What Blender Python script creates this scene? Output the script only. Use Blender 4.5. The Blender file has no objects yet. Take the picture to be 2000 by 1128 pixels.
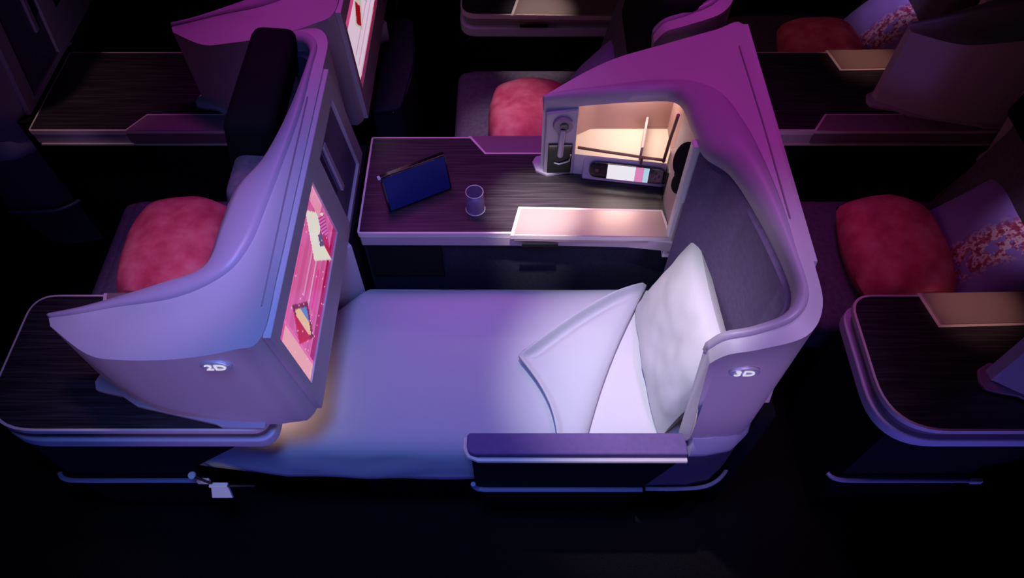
import bpy, bmesh, math, random
from mathutils import Vector, Matrix, noise
random.seed(7)
S = bpy.context.scene
C = S.collection
PITCH, STRIP = 1.15, 1.066        # seat row pitch (x) and spacing of the two seat columns (y)

# ------------------------------------------------------------------ materials
def new_mat(name):
    m = bpy.data.materials.new(name); m.use_nodes = True
    nt = m.node_tree
    return m, nt, nt.nodes['Principled BSDF']

def plain(name, col, rough=.5, metal=0.0, spec=.5, bump=0.0, bscale=200, coat=0.0, sheen=0.0):
    m, nt, b = new_mat(name)
    b.inputs['Base Color'].default_value = (*col, 1)
    b.inputs['Roughness'].default_value = rough
    b.inputs['Metallic'].default_value = metal
    b.inputs['Specular IOR Level'].default_value = spec
    b.inputs['Coat Weight'].default_value = coat
    b.inputs['Sheen Weight'].default_value = sheen
    if bump:
        tc = nt.nodes.new('ShaderNodeTexCoord'); n = nt.nodes.new('ShaderNodeTexNoise')
        n.inputs['Scale'].default_value = bscale; n.inputs['Detail'].default_value = 3
        bp = nt.nodes.new('ShaderNodeBump'); bp.inputs['Strength'].default_value = bump
        bp.inputs['Distance'].default_value = .004
        nt.links.new(tc.outputs['Object'], n.inputs['Vector'])
        nt.links.new(n.outputs['Fac'], bp.inputs['Height'])
        nt.links.new(bp.outputs['Normal'], b.inputs['Normal'])
    return m

def ramp(nt, stops):
    r = nt.nodes.new('ShaderNodeValToRGB')
    els = r.color_ramp.elements
    while len(els) < len(stops): els.new(.5)
    for e, (p, c) in zip(els, stops):
        e.position = p; e.color = (*c, 1)
    return r

def noise_mat(name, stops, scale=(1, 1, 1), nscale=8, rough=.6, bump=0.0, detail=4, spec=.5):
    m, nt, b = new_mat(name)
    tc = nt.nodes.new('ShaderNodeTexCoord'); mp = nt.nodes.new('ShaderNodeMapping')
    mp.inputs['Scale'].default_value = scale
    n = nt.nodes.new('ShaderNodeTexNoise'); n.inputs['Scale'].default_value = nscale
    n.inputs['Detail'].default_value = detail
    r = ramp(nt, stops)
    nt.links.new(tc.outputs['Object'], mp.inputs['Vector'])
    nt.links.new(mp.outputs['Vector'], n.inputs['Vector'])
    nt.links.new(n.outputs['Fac'], r.inputs['Fac'])
    nt.links.new(r.outputs['Color'], b.inputs['Base Color'])
    b.inputs['Roughness'].default_value = rough
    b.inputs['Specular IOR Level'].default_value = spec
    if bump:
        bp = nt.nodes.new('ShaderNodeBump'); bp.inputs['Strength'].default_value = bump
        bp.inputs['Distance'].default_value = .006
        nt.links.new(n.outputs['Fac'], bp.inputs['Height'])
        nt.links.new(bp.outputs['Normal'], b.inputs['Normal'])
    return m

M = {}
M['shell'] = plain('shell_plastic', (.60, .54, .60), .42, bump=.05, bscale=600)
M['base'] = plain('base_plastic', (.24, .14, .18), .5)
M['shell_side'] = plain('shell_side_plastic', (.30, .24, .30), .5, bump=.05, bscale=600)
M['rim'] = plain('rim_plastic', (.48, .40, .52), .38)  # darker than the shell: the rim's shading is put into its colour
M['liner'] = noise_mat('liner_fabric', [(.3, (.135, .09, .20)), (.7, (.165, .115, .25))], nscale=60, rough=.9, bump=.1)
M['wood'] = noise_mat('dark_wood', [(.32, (.010, .008, .011)), (.5, (.024, .019, .025)), (.68, (.052, .041, .050))],
                      scale=(1.6, 60, 20), nscale=3.2, rough=.38, detail=6)
M['trim'] = plain('champagne_trim', (.82, .68, .68), .4, metal=.1)
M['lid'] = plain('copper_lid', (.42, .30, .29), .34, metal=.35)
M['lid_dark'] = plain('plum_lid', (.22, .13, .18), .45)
M['band'] = plain('console_band', (.62, .58, .74), .4)
M['fascia'] = plain('console_fascia', (.50, .40, .46), .42)
M['black'] = plain('black_fabric', (.008, .008, .010), .9, spec=.15)
M['kick'] = plain('kick_strip', (.30, .33, .52), .35, metal=.1)
M['arm'] = noise_mat('armrest_leather', [(.3, (.12, .065, .22)), (.7, (.14, .08, .26))], nscale=60, rough=.7, bump=.05)
M['navy'] = noise_mat('navy_upholstery', [(.3, (.018, .018, .035)), (.7, (.028, .028, .05))], nscale=90, rough=.9, spec=.2)
M['seat'] = noise_mat('seat_fabric', [(.3, (.10, .08, .12)), (.7, (.15, .12, .17))], nscale=70, rough=.9, bump=.1)
M['sheet'] = plain('white_sheet', (.60, .59, .62), .85, spec=.2, bump=.12, bscale=45, sheen=.2)
M['linen'] = plain('lilac_linen', (.54, .55, .60), .85, spec=.2, bump=.12, bscale=45, sheen=.2)
M['linen_in'] = plain('duvet_underside', (.30, .31, .55), .9, spec=.2)
M['pink'] = noise_mat('pink_blanket', [(.3, (.55, .06, .11)), (.5, (.68, .12, .18)), (.72, (.74, .22, .26))], nscale=16, rough=.9, bump=.5, spec=.2)
M['beige'] = plain('niche_beige', (.78, .66, .55), .5)
M['brown'] = plain('niche_back_panel', (.44, .26, .25), .5)
M['glossy'] = plain('glossy_black', (.006, .006, .008), .15, coat=.5)
M['chrome'] = plain('chrome', (.70, .68, .76), .42, metal=.6)
M['white'] = plain('white_plastic', (.85, .83, .82), .4)
M['bracket'] = plain('rose_bracket', (.55, .40, .42), .45)
M['rail'] = plain('bronze_rail', (.16, .07, .06), .4, metal=.3)
M['tablet'] = plain('tablet_blue', (.010, .020, .19), .6)
M['carpet'] = noise_mat('carpet', [(.35, (.006, .005, .006)), (.65, (.011, .009, .011))], nscale=220, rough=1, bump=.3, spec=.05)
M['belt'] = plain('belt_webbing', (.05, .025, .03), .8)
M['mirror'] = plain('dark_mirror', (.03, .05, .16), .12, metal=.5)

def emis(name, col, strength):
    m, nt, b = new_mat(name)
    b.inputs['Base Color'].default_value = (.02, .02, .02, 1)
    b.inputs['Emission Color'].default_value = (*col, 1)
    b.inputs['Emission Strength'].default_value = strength
    return m
M['warm_led'] = emis('warm_led', (1, .72, .48), 3)
M['handset_white'] = emis('handset_display_white', (.95, .92, 1), .85)
M['handset_pink'] = emis('handset_display_pink', (.85, .25, .55), .8)
M['handset_cyan'] = emis('handset_display_cyan', (.5, .75, .9), .8)
M['numeral'] = emis('numeral_glow', (.85, .82, 1), .8)

m, nt, b = new_mat('screen_picture')          # lit screen: face colours are the picture it shows
at = nt.nodes.new('ShaderNodeAttribute'); at.attribute_name = 'Picture'
nt.links.new(at.outputs['Color'], b.inputs['Emission Color'])
b.inputs['Emission Strength'].default_value = .85
b.inputs['Base Color'].default_value = (.01, .01, .01, 1); b.inputs['Roughness'].default_value = .15
M['screen'] = m

m, nt, b = new_mat('tumbler_glass')
b.inputs['Base Color'].default_value = (.9, .85, 1, 1); b.inputs['Roughness'].default_value = .03
b.inputs['Transmission Weight'].default_value = 1; b.inputs['IOR'].default_value = 1.45
b.inputs['Transmission Weight'].default_value = .8; b.inputs['Base Color'].default_value = (.62, .52, .85, 1)
M['glass'] = m

m, nt, b = new_mat('embroidered_lilac')
tc = nt.nodes.new('ShaderNodeTexCoord'); sep = nt.nodes.new('ShaderNodeSeparateXYZ')
nt.links.new(tc.outputs['Generated'], sep.inputs[0])
n = nt.nodes.new('ShaderNodeTexNoise'); n.inputs['Scale'].default_value = 26; n.inputs['Detail'].default_value = 3
nt.links.new(tc.outputs['Object'], n.inputs['Vector'])
n2 = nt.nodes.new('ShaderNodeTexNoise'); n2.inputs['Scale'].default_value = 60
nt.links.new(tc.outputs['Object'], n2.inputs['Vector'])
flower = ramp(nt, [(.38, (.30, .03, .07)), (.48, (.55, .12, .22)), (.54, (.85, .55, .62)), (.62, (.75, .62, .66)), (.7, (.35, .06, .14))])
nt.links.new(n2.outputs['Fac'], flower.inputs['Fac'])
band = ramp(nt, [(.20, (0, 0, 0)), (.27, (1, 1, 1)), (.47, (1, 1, 1)), (.56, (0, 0, 0))])
nt.links.new(sep.outputs['Y'], band.inputs['Fac'])
thr = nt.nodes.new('ShaderNodeMath'); thr.operation = 'GREATER_THAN'; thr.inputs[1].default_value = .44
nt.links.new(n.outputs['Fac'], thr.inputs[0])
mul = nt.nodes.new('ShaderNodeMath'); mul.operation = 'MULTIPLY'
nt.links.new(band.outputs['Color'], mul.inputs[0]); nt.links.new(thr.outputs[0], mul.inputs[1])
mx = nt.nodes.new('ShaderNodeMix'); mx.data_type = 'RGBA'
nt.links.new(mul.outputs[0], mx.inputs['Factor'])
mx.inputs['A'].default_value = (.34, .22, .64, 1)
nt.links.new(flower.outputs['Color'], mx.inputs['B'])
nt.links.new(mx.outputs['Result'], b.inputs['Base Color'])
b.inputs['Roughness'].default_value = .75; b.inputs['Sheen Weight'].default_value = .3
M['embroidered'] = m

# ------------------------------------------------------------------ helpers
def thing(name, label, cat, loc, group=None):
    o = bpy.data.objects.new(name, None); C.objects.link(o)
    o.empty_display_size = .1
    o.location = loc; o['label'] = label; o['category'] = cat
    if group: o['group'] = group
    return o

def tag(o, label, cat, group=None):
    o['label'] = label; o['category'] = cat
    if group: o['group'] = group
    return o

def origin_of(o):
    p = Vector((0, 0, 0))
    while o is not None:
        p += o.location; o = o.parent
    return p

def mk(name, bm, mat, parent=None, label=None, loc=None, bevel=0, seg=2, sharp=35, subsurf=0, fix=True):
    """bm in world coordinates -> object under parent"""
    if fix: bmesh.ops.recalc_face_normals(bm, faces=bm.faces)
    org = origin_of(parent) if parent else Vector(loc or (0, 0, 0))
    for v in bm.verts: v.co -= org
    me = bpy.data.meshes.new(name); bm.to_mesh(me); bm.free()
    for mm in (mat if isinstance(mat, (list, tuple)) else [mat]): me.materials.append(M[mm])
    for p in me.polygons: p.use_smooth = True
    me.set_sharp_from_angle(angle=math.radians(sharp))
    o = bpy.data.objects.new(name, me); C.objects.link(o)
    if parent: o.parent = parent
    else: o.location = org
    if bevel:
        md = o.modifiers.new('bevel', 'BEVEL'); md.width = bevel; md.segments = seg
        md.limit_method = 'ANGLE'; md.angle_limit = math.radians(40); md.harden_normals = True
    if subsurf:
        md = o.modifiers.new('subsurf', 'SUBSURF'); md.levels = subsurf; md.render_levels = subsurf
    if label: o['label'] = label
    return o

def copy_tree(o, parent=None, off=None):
    c = o.copy(); C.objects.link(c)
    if parent: c.parent = parent
    if off: c.location = o.location + Vector(off)
    for ch in list(o.children): copy_tree(ch, c)
    return c

def prism(pts, z0, z1, bm=None, axis='z'):
    """extrude a polygon; axis z: pts are (x,y); axis y: pts are (x,z) and z0..z1 run along y; axis x: (y,z)"""
    bm = bm or bmesh.new()
    def P(p, h):
        return {'z': (p[0], p[1], h), 'y': (p[0], h, p[1]), 'x': (h, p[0], p[1])}[axis]
    a = [bm.verts.new(P(p, z0)) for p in pts]; c = [bm.verts.new(P(p, z1)) for p in pts]
    n = len(pts)
    bm.faces.new(a[::-1]); bm.faces.new(c)
    for i in range(n):
        bm.faces.new((a[i], a[(i+1) % n], c[(i+1) % n], c[i]))
    return bm

def box(x0, x1, y0, y1, z0, z1, bm=None):
    return prism([(x0, y0), (x1, y0), (x1, y1), (x0, y1)], z0, z1, bm)

def rounded(poly, radii, n=8):
    """round the corners of a polygon"""
    out = []; k = len(poly)
    for i in range(k):
        p = Vector(poly[i]); a = Vector(poly[i-1]); c = Vector(poly[(i+1) % k])
        r = radii[i] if isinstance(radii, (list, tuple)) else radii
        if r <= 0: out.append(tuple(p)); continue
        d1 = (a-p).normalized(); d2 = (c-p).normalized()
        ang = d1.angle(d2); t = min(r/math.tan(ang/2), (a-p).length*.49, (c-p).length*.49)
        p1 = p+d1*t; p2 = p+d2*t
        for j in range(n+1):
            s = j/n
            out.append(tuple(p1.lerp(p, s).lerp(p.lerp(p2, s), s)))
    return out

def tube(pts, r, bm=None, n=8):
    bm = bm or bmesh.new()
    pts = [Vector(p) for p in pts]; rings = []
    for i, p in enumerate(pts):
        t = (pts[min(i+1, len(pts)-1)]-pts[max(i-1, 0)]).normalized()
        u = t.cross(Vector((0, 0, 1)) if abs(t.z) < .9 else Vector((1, 0, 0))).normalized(); w = t.cross(u)
        rings.append([bm.verts.new(p+(u*math.cos(2*math.pi*k/n)+w*math.sin(2*math.pi*k/n))*r) for k in range(n)])
    for a, c in zip(rings, rings[1:]):
        for k in range(n): bm.faces.new((a[k], a[(k+1) % n], c[(k+1) % n], c[k]))
    bm.faces.new(rings[0][::-1]); bm.faces.new(rings[-1])
    return bm

def lathe(prof, cx, cy, bm=None, n=40, ring=False):
    bm = bm or bmesh.new(); rings = []
    for r, z in prof:
        rings.append([bm.verts.new((cx+r*math.cos(2*math.pi*k/n), cy+r*math.sin(2*math.pi*k/n), z)) for k in range(n)])
    for a, c in zip(rings, rings[1:]+(rings[:1] if ring else [])):
        for k in range(n): bm.faces.new((a[k], a[(k+1) % n], c[(k+1) % n], c[k]))
    if not ring: bm.faces.new(rings[0][::-1]); bm.faces.new(rings[-1])
    return bm

def disc(center, normal, r, h, bm=None, n=28, ry=None, up=(0, 0, 1)):
    """short (elliptic) cylinder along normal"""
    bm = bm or bmesh.new(); c = Vector(center); nn = Vector(normal).normalized()
    w = Vector(up); u = w.cross(nn).normalized(); w = nn.cross(u)
    ry = ry or r
    a = [bm.verts.new(c+u*r*math.cos(2*math.pi*k/n)+w*ry*math.sin(2*math.pi*k/n)) for k in range(n)]
    d = [bm.verts.new(v.co+nn*h) for v in a]
    bm.faces.new(a[::-1]); bm.faces.new(d)
    for k in range(n): bm.faces.new((a[k], a[(k+1) % n], d[(k+1) % n], d[k]))
    return bm

def catmull(P, t):
    i = min(int(t), len(P)-2); f = t-i
    p0 = P[max(i-1, 0)]; p1 = P[i]; p2 = P[i+1]; p3 = P[min(i+2, len(P)-1)]
    return 0.5*((2*p1)+(-p0+p2)*f+(2*p0-5*p1+4*p2-p3)*f*f+(-p0+3*p1-3*p2+p3)*f*f*f)

def pillow_bm(center, ax_u, ax_v, su, sv, th, pinch=.12, seed=0, rough=.01, N=22, pw=2.6, rnd=0):
    """stuffed cushion: ax_u, ax_v in-plane axes, su/sv half sizes, th half thickness"""
    bm = bmesh.new(); U = Vector(ax_u).normalized(); V = Vector(ax_v).normalized(); W = U.cross(V); c = Vector(center)
    top = {}; bot = {}
    for i in range(N+1):
        for j in range(N+1):
            u = -1+2*i/N; v = -1+2*j/N
            e = (1-abs(u)**pw)*(1-abs(v)**pw); h = th*max(e, 0)**.42
            k = 1-pinch*(1-abs(v)**2)*abs(u)**2*.6; l = 1-pinch*(1-abs(u)**2)*abs(v)**2*.6
            p = c+U*su*u*k*math.sqrt(1-rnd*v*v/2)+V*sv*v*l*math.sqrt(1-rnd*u*u/2)
            nz = noise.noise(p*9+Vector((seed, 0, 0)))*rough+noise.noise(p*22+Vector((0, seed, 0)))*rough*.4
            edge = i in (0, N) or j in (0, N)
            top[i, j] = bm.verts.new(p+W*(h+nz*(h/th)))
            bot[i, j] = top[i, j] if edge else bm.verts.new(p-W*(h-nz*.3*(h/th)))
    for i in range(N):
        for j in range(N):
            bm.faces.new((top[i, j], top[i+1, j], top[i+1, j+1], top[i, j+1]))
            q = [bot[i, j], bot[i, j+1], bot[i+1, j+1], bot[i+1, j]]
            if len(set(q)) >= 3 and set(q) != {top[i, j], top[i+1, j], top[i+1, j+1], top[i, j+1]}:
                try: bm.faces.new(q)
                except ValueError: pass
    return bm

# ------------------------------------------------------------------ seat suite shells
# local frame: lx <= 0 towards the seat, lx = 0 the back plane; ly = 0 console side, ly = 1.04 seat side
ST = [  # inner rim, outer rim, outer top edge
    ((-.560, .160, .985), (-.562, .150, .992), (-.556, .132, .985)),
    ((-.490, .166, 1.000), (-.485, .148, 1.012), (-.440, .052, 1.000)),
    ((-.420, .176, 1.018), (-.400, .154, 1.030), (-.340, .020, 1.030)),
    ((-.300, .200, 1.050), (-.245, .162, 1.062), (-.200, .003, 1.066)),
    ((-.196, .232, 1.073), (-.140, .204, 1.088), (-.070, .000, 1.110)),
    ((-.174, .345, 1.088), (-.092, .275, 1.106), (-.006, .012, 1.140)),
    ((-.158, .452, 1.096), (-.068, .385, 1.124), (0.0, .170, 1.145)),
    ((-.108, .535, 1.110), (-.052, .485, 1.134), (0.0, .410, 1.145)),
    ((-.072, .680, 1.120), (-.034, .660, 1.140), (0.0, .640, 1.145)),
    ((-.050, .830, 1.130), (-.030, .830, 1.143), (0.0, .840, 1.145)),
    ((-.050, .915, 1.130), (-.031, .930, 1.143), (-.006, .952, 1.142)),
    ((-.085, .965, 1.122), (-.072, .985, 1.134), (-.050, 1.018, 1.130)),
    ((-.150, .982, 1.098), (-.145, 1.003, 1.110), (-.140, 1.035, 1.104)),
    ((-.206, .984, 1.078), (-.204, 1.005, 1.088), (-.202, 1.036, 1.082)),
    ((-.232, .985, 1.040), (-.232, 1.006, 1.046), (-.232, 1.036, 1.042)),
]
SI = [Vector(s[0]) for s in ST]; SR = [Vector(s[1]) for s in ST]; SO = [Vector(s[2]) for s in ST]
NICHE = (1.50, 4.05)

def ring_at(t, niche):
    I = catmull(SI, t); R = catmull(SR, t); O = catmull(SO, t)
    Mid = R.lerp(O, .45); Mid.z -= .028*max(0, 1-abs(t-3.4)/3.4)
    M2 = R.lerp(O, .13); M2.z -= .020*max(0, 1-abs(t-3.6)/3.6)
    zin = .70 if t < 5.2 else max(.45, .70-.25*(t-5.2)/.3)
    lip = Vector((I.x, I.y, I.z-.030))
    k0 = (t-NICHE[0])/(NICHE[1]-NICHE[0])
    if niche:
        BI = Vector((-.470, .168, 0)).lerp(Vector((-.165, .212, 0)), min(1, max(0, k0)))
        back = Vector((I.x+.02, max(.062, O.y+.034), 0))
        back.x = BI.x+.008; back.y = .060+max(0, -.40-back.x)*.6
        W = [Vector((BI.x, BI.y, zin)), Vector((BI.x, BI.y, .787)), Vector((back.x, back.y, .787)), Vector((back.x, back.y, I.z-.035)), lip]
    elif NICHE[1]-.001 < t < 6.2:
        BI = Vector((-.165, .212, 0)).lerp(Vector((-.150, .46, 0)), min(1, (t-4.05)/2.0)); BI = BI.lerp(I, max(0, t-5.7)*2)
        W = [Vector((BI.x, BI.y, zin+(lip.z-zin)*f)) for f in (0, .3, .31, .86)]+[lip]
    else:
        W = [Vector((I.x, I.y, zin+(lip.z-zin)*f)) for f in (0, .3, .31, .9, 1)]
    zb = .70 if t < 4.6 else (.695 if t < 9.6 else max(.636, .695-.06*(t-9.6)/.5))
    Bo = Vector((O.x, O.y, zb))
    if t < 6: Bo.y += .016*min(1, t)*min(1, max(0, (6-t)))+.02*max(0, 1-abs(t-4.9))
    if t > 12:      # the front edge of the aisle wing rakes back towards its foot
        k = (t-12)/2; Bo.x += .043*k
        for w in W:
            w.x += .043*k*(1-(w.z-.45)/.6) if w.z < 1.05 else 0
    O2 = O.lerp(Bo, .05)
    return W+[I, R, M2, Mid, O, O2, Bo]

def make_shell(kind):
    if kind == 'A': T = lambda p: Vector((.65+p[0], 1.76-p[1], p[2]))
    else:           T = lambda p: Vector((-.50+p[0], .72+p[1], p[2]))
    base = T((0, .5, 0)); base.z = 0
    root = thing('suite_shell', '', 'seat shell', base, 'curved lilac suite shells in the cabin')
    # sample stations; at the niche ends the section is given twice, closed and open
    ts = []
    n = 0
    while n <= 14*6:
        ts.append((n/6, NICHE[0] < n/6 < NICHE[1])); n += 1
    ts += [(NICHE[0], False), (NICHE[0]+1e-4, True), (NICHE[1]-1e-4, True), (NICHE[1], False)]
    ts.sort()
    bm = bmesh.new(); nb = bmesh.new(); rb = bmesh.new(); sb = bmesh.new()
    rings = [[T(p) for p in ring_at(t, ni)] for t, ni in ts]
    K = len(rings[0])
    bv = [[bm.verts.new(p) for p in r] for r in rings]
    for i in range(len(rings)-1):
        ni = ts[i][1] and ts[i+1][1]
        capz = ts[i][1] != ts[i+1][1]
        for k in range(K):
            k2 = (k+1) % K
            if (ni or capz) and k in (1, 2, 3):      # recess lining, its own part
                q = [nb.verts.new(rings[i][k]), nb.verts.new(rings[i+1][k]), nb.verts.new(rings[i+1][k2]), nb.verts.new(rings[i][k2])]
                nb.faces.new(q).material_index = 1 if k == 2 else 0
                continue
            bm.faces.new((bv[i][k], bv[i+1][k], bv[i+1][k2], bv[i][k2]))
    bm.faces.new(bv[0][::-1]); bm.faces.new(bv[-1])
    bmesh.ops.remove_doubles(bm, verts=bm.verts, dist=.0004)
    bmesh.ops.dissolve_degenerate(bm, edges=bm.edges, dist=.0002)
    mk('shell_body', bm, 'shell', root, sharp=42)
    # rim moulding that follows the edge of the shell
    rr = []
    for n in range(0, 14*8+1):
        t = n/8; I = catmull(SI, t); R = catmull(SR, t)
        up = Vector((0, 0, .014)); d = (R-I); d.z = 0
        a = I-d*.06; c = R+d*.02
        rr.append([T(a+Vector((0, 0, -.028))), T(a+Vector((0, 0, .002))), T(a.lerp(c, .2)+up), T(a.lerp(c, .8)+up), T(c+Vector((0, 0, .002))), T(c+Vector((0, 0, -.012)))])
    vv = [[rb.verts.new(p) for p in r] for r in rr]
    for i in range(len(vv)-1):
        for k in range(6): rb.faces.new((vv[i][k], vv[i+1][k], vv[i+1][(k+1) % 6], vv[i][(k+1) % 6]))
    rb.faces.new(vv[0][::-1]); rb.faces.new(vv[-1])
    mk('rim_moulding', rb, 'rim', root, sharp=110)
    sp = []
    for n in range(0, 41):
        r = ring_at(5.15+3.2*n/40, False)[6:10]
        for p, q in zip(r, r[1:]):
            if p.x <= -.024 <= q.x:
                f = (-.024-p.x)/(q.x-p.x); sp.append(T(p.lerp(q, f)+Vector((0, 0, .0005)))); break
    mk('seam', tube(sp, .0022), 'shell_side', root)
    # upholstered liner round the seat side
    lb = bmesh.new(); lr = []
    for n in range(0, 61):
        t = 5.75+(13.9-5.75)*n/60; I = catmull(SI, t)
        d = catmull(SO, t)-I; d.z = 0; d.normalize()
        z1 = I.z-.030
        rake = .043*max(0, t-12)/2
        lr.append([T(I-d*.012+Vector((rake if z < .9 else rake*.3, 0, z-I.z))) for z in (.46, .8, z1-.01)]+[T(I-d*.004+Vector((rake*.3, 0, z1-I.z)))]+[T(I+d*.004+Vector((rake*.3, 0, z1-I.z))), T(I+d*.004+Vector((rake, 0, .46-I.z)))])
    lv = [[lb.verts.new(p) for p in r] for r in lr]
    for i in range(len(lv)-1):
        for k in range(6): lb.faces.new((lv[i][k], lv[i+1][k], lv[i+1][(k+1) % 6], lv[i][(k+1) % 6]))
    lb.faces.new(lv[0][::-1]); lb.faces.new(lv[-1])
    mk('padded_liner', lb, 'liner', root, label='dark purple padded liner behind the seat')
    I = catmull(SI, 5.6)
    pb = bmesh.new()
    for z0, z1 in ((.60, I.z-.02),):
        prism([tuple(T((I.x-.020, I.y-.012, 0)))[:2], tuple(T((I.x+.015, I.y-.012, 0)))[:2], tuple(T((I.x+.015, I.y+.018, 0)))[:2], tuple(T((I.x-.020, I.y+.018, 0)))[:2]], z0, z1, pb)
    mk('corner_post', pb, 'white', root, bevel=.004, label='pale upright post between niche and liner')
    # niche lining
    bmesh.ops.remove_doubles(nb, verts=nb.verts, dist=.0004)
    mk('storage_niche', nb, ['beige', 'brown'], root, label='beige lining of the lit storage niche')
    # foot tab of the wing resting on the console
    tb = prism([T((x, y, 0)).to_2d() for x, y in ((-.585, .128), (-.575, .106), (-.550, .098), (-.500, .088), (-.455, .060), (-.430, .054), (-.245, .012), (-.225, .003), (-.120, .000), (-.118, .010),
               (-.118, .09), (-.30, .13), (-.44, .165), (-.54, .185), (-.575, .165))], .700, .712)
    mk('wing_foot', tb, 'rim', root, bevel=.003)
    # badge with the seat number on the wing
    num = '2D' if kind == 'B' else '3D'
    bx = -.125 if kind == 'B' else -.150
    by, bz = (0.0, 1.045) if kind == 'B' else (1.037, 1.012)
    c = T((bx, by, bz)); nn = Vector((0, -1, -.02))
    bg = mk('seat_badge', disc(c+Vector((0, .004, 0)), nn, .034, .010, ry=.019), 'chrome', root, bevel=.003, label='oval chrome seat number badge')
    cu = bpy.data.curves.new('seat_number', 'FONT'); cu.body = num; cu.size = .030; cu.extrude = .0008
    cu.align_x = 'CENTER'; cu.align_y = 'CENTER'
    tmp = bpy.data.objects.new('tmp', cu); C.objects.link(tmp)
    bpy.context.view_layer.update()
    me = bpy.data.meshes.new_from_object(tmp.evaluated_get(bpy.context.evaluated_depsgraph_get()))
    C.objects.unlink(tmp); bpy.data.objects.remove(tmp)
    fb = bmesh.new(); fb.from_mesh(me); bpy.data.meshes.remove(me)
    for v in fb.verts: v.co = c+Vector((v.co.x*1.25, -.0075-v.co.z, v.co.y))
    mk('seat_number', fb, 'numeral', bg, label='white seat number on the badge', fix=False)
    # lower band and foot of the aisle wing
    def wing_poly(o, rake=0):
        inner = [(-.180, .978), (-.06, .950), (-.03, .88)]
        outer = [(0.0+o, .84), (0.0+o, .90), (-.006+o*.8, .955+o*.4), (-.028, .990+o*.8), (-.07, 1.022+o), (-.140, 1.036+o), (-.183-rake, 1.037+o)]
        return [T((x, y, 0)).to_2d() for x, y in outer+inner]
    def loft(lay):
        fb = bmesh.new(); pv = []
        for z, o, rake in lay:
            pv.append([fb.verts.new((p[0], p[1], z)) for p in wing_poly(o, rake)])
        for a, d in zip(pv, pv[1:]):
            for k in range(len(a)): fb.faces.new((a[k], a[(k+1) % len(a)], d[(k+1) % len(a)], d[k]))
        fb.faces.new(pv[0][::-1]); fb.faces.new(pv[-1])
        return fb
    mk('wing_band', loft([(.568, .022, 0), (.590, .024, 0), (.640, .002, 0)]), 'band', root)
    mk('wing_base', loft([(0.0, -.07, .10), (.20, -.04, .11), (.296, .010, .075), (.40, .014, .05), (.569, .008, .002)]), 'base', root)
    tr = [T((x, y, .300)) for x, y in ((.012, .84), (.014, .90), (.004, .975), (-.025, 1.020), (-.075, 1.048), (-.150, 1.056), (-.255, 1.056))]
    sm = [catmull([Vector(p) for p in tr], t*.25) for t in range(25)]
    mk('base_trim', tube(sm, .006), 'kick', root)
    # monitor wall on the back, facing the seat behind
    def Q(f, z, x):        # point on the monitor wall; its two ends splay outwards towards the bottom
        n0 = .012+.11*(1.14-z); f0 = .835+.29*(1.14-z)
        return T((x, n0+(f0-n0)*f, z))
    mw = bmesh.new()
    fs_ = [0, .029, .558, .665, .930, 1]; zs = [.695, .716, .815, 1.066, 1.082, 1.138]
    hole = {(1, 2), (1, 3), (3, 1), (3, 2)}
    X0, X1 = -.004, .013
    vf = [[mw.verts.new(Q(f, z, X1)) for z in zs] for f in fs_]; vb = [[mw.verts.new(Q(f, z, X0)) for z in zs] for f in fs_]
    solid = lambda i, j: 0 <= i < 5 and 0 <= j < 5 and (i, j) not in hole
    for i in range(5):
        for j in range(5):
            if not solid(i, j): continue
            mw.faces.new((vf[i][j], vf[i+1][j], vf[i+1][j+1], vf[i][j+1]))
            mw.faces.new((vb[i][j], vb[i][j+1], vb[i+1][j+1], vb[i+1][j]))
            for (di, dj), (p, q) in (((-1, 0), ((i, j), (i, j+1))), ((1, 0), ((i+1, j), (i+1, j+1))), ((0, -1), ((i, j), (i+1, j))), ((0, 1), ((i, j+1), (i+1, j+1)))):
                if not solid(i+di, j+dj):
                    mw.faces.new((vf[p[0]][p[1]], vf[q[0]][q[1]], vb[q[0]][q[1]], vb[p[0]][p[1]]))
    mon = mk('monitor_frame', mw, 'shell', root, bevel=.002)
    mk('screen', screen_bm(Q, kind), 'screen', mon, label='lit screen showing a pink menu', fix=False)
    def slab_on(f0, f1, z0, z1, x0, x1):
        bm = bmesh.new()
        va = [bm.verts.new(Q(f, z, x0)) for f, z in ((f0, z0), (f1, z0), (f1, z1), (f0, z1))]; vc = [bm.verts.new(Q(f, z, x1)) for f, z in ((f0, z0), (f1, z0), (f1, z1), (f0, z1))]
        bm.faces.new(va[::-1]); bm.faces.new(vc)
        for k in range(4): bm.faces.new((va[k], va[(k+1) % 4], vc[(k+1) % 4], vc[k]))
        return bm
    mk('stowage_recess', slab_on(.666, .929, .717, 1.065, .0, .003), 'liner', mon, label='dark purple stowage recess beside the screen')
    mk('mirror', slab_on(.668, .715, .86, 1.062, .003, .006), 'mirror', mon, label='narrow dark blue mirror strip')
    mk('grab_bar', slab_on(.722, .748, .83, 1.058, .003, .014), 'rim', mon, bevel=.003)
    # footwell cheek below the monitor
    fw = prism([T((.024, .583, 0)).to_2d(), T((-.07, .500, 0)).to_2d(), T((-.085, .520, 0)).to_2d(), T((.0, .610, 0)).to_2d()], .30, .698)
    mk('footwell_cheek', fw, 'shell', root)
    mk('lower_back', box(*sorted((T((-.02, 0, 0)).x, T((.022, 0, 0)).x)), *sorted((T((0, .605, 0)).y, T((0, 1.0, 0)).y)), 0, .696), 'black', root)
    if kind == 'A': wing_fittings(root, T)
    return root

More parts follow.
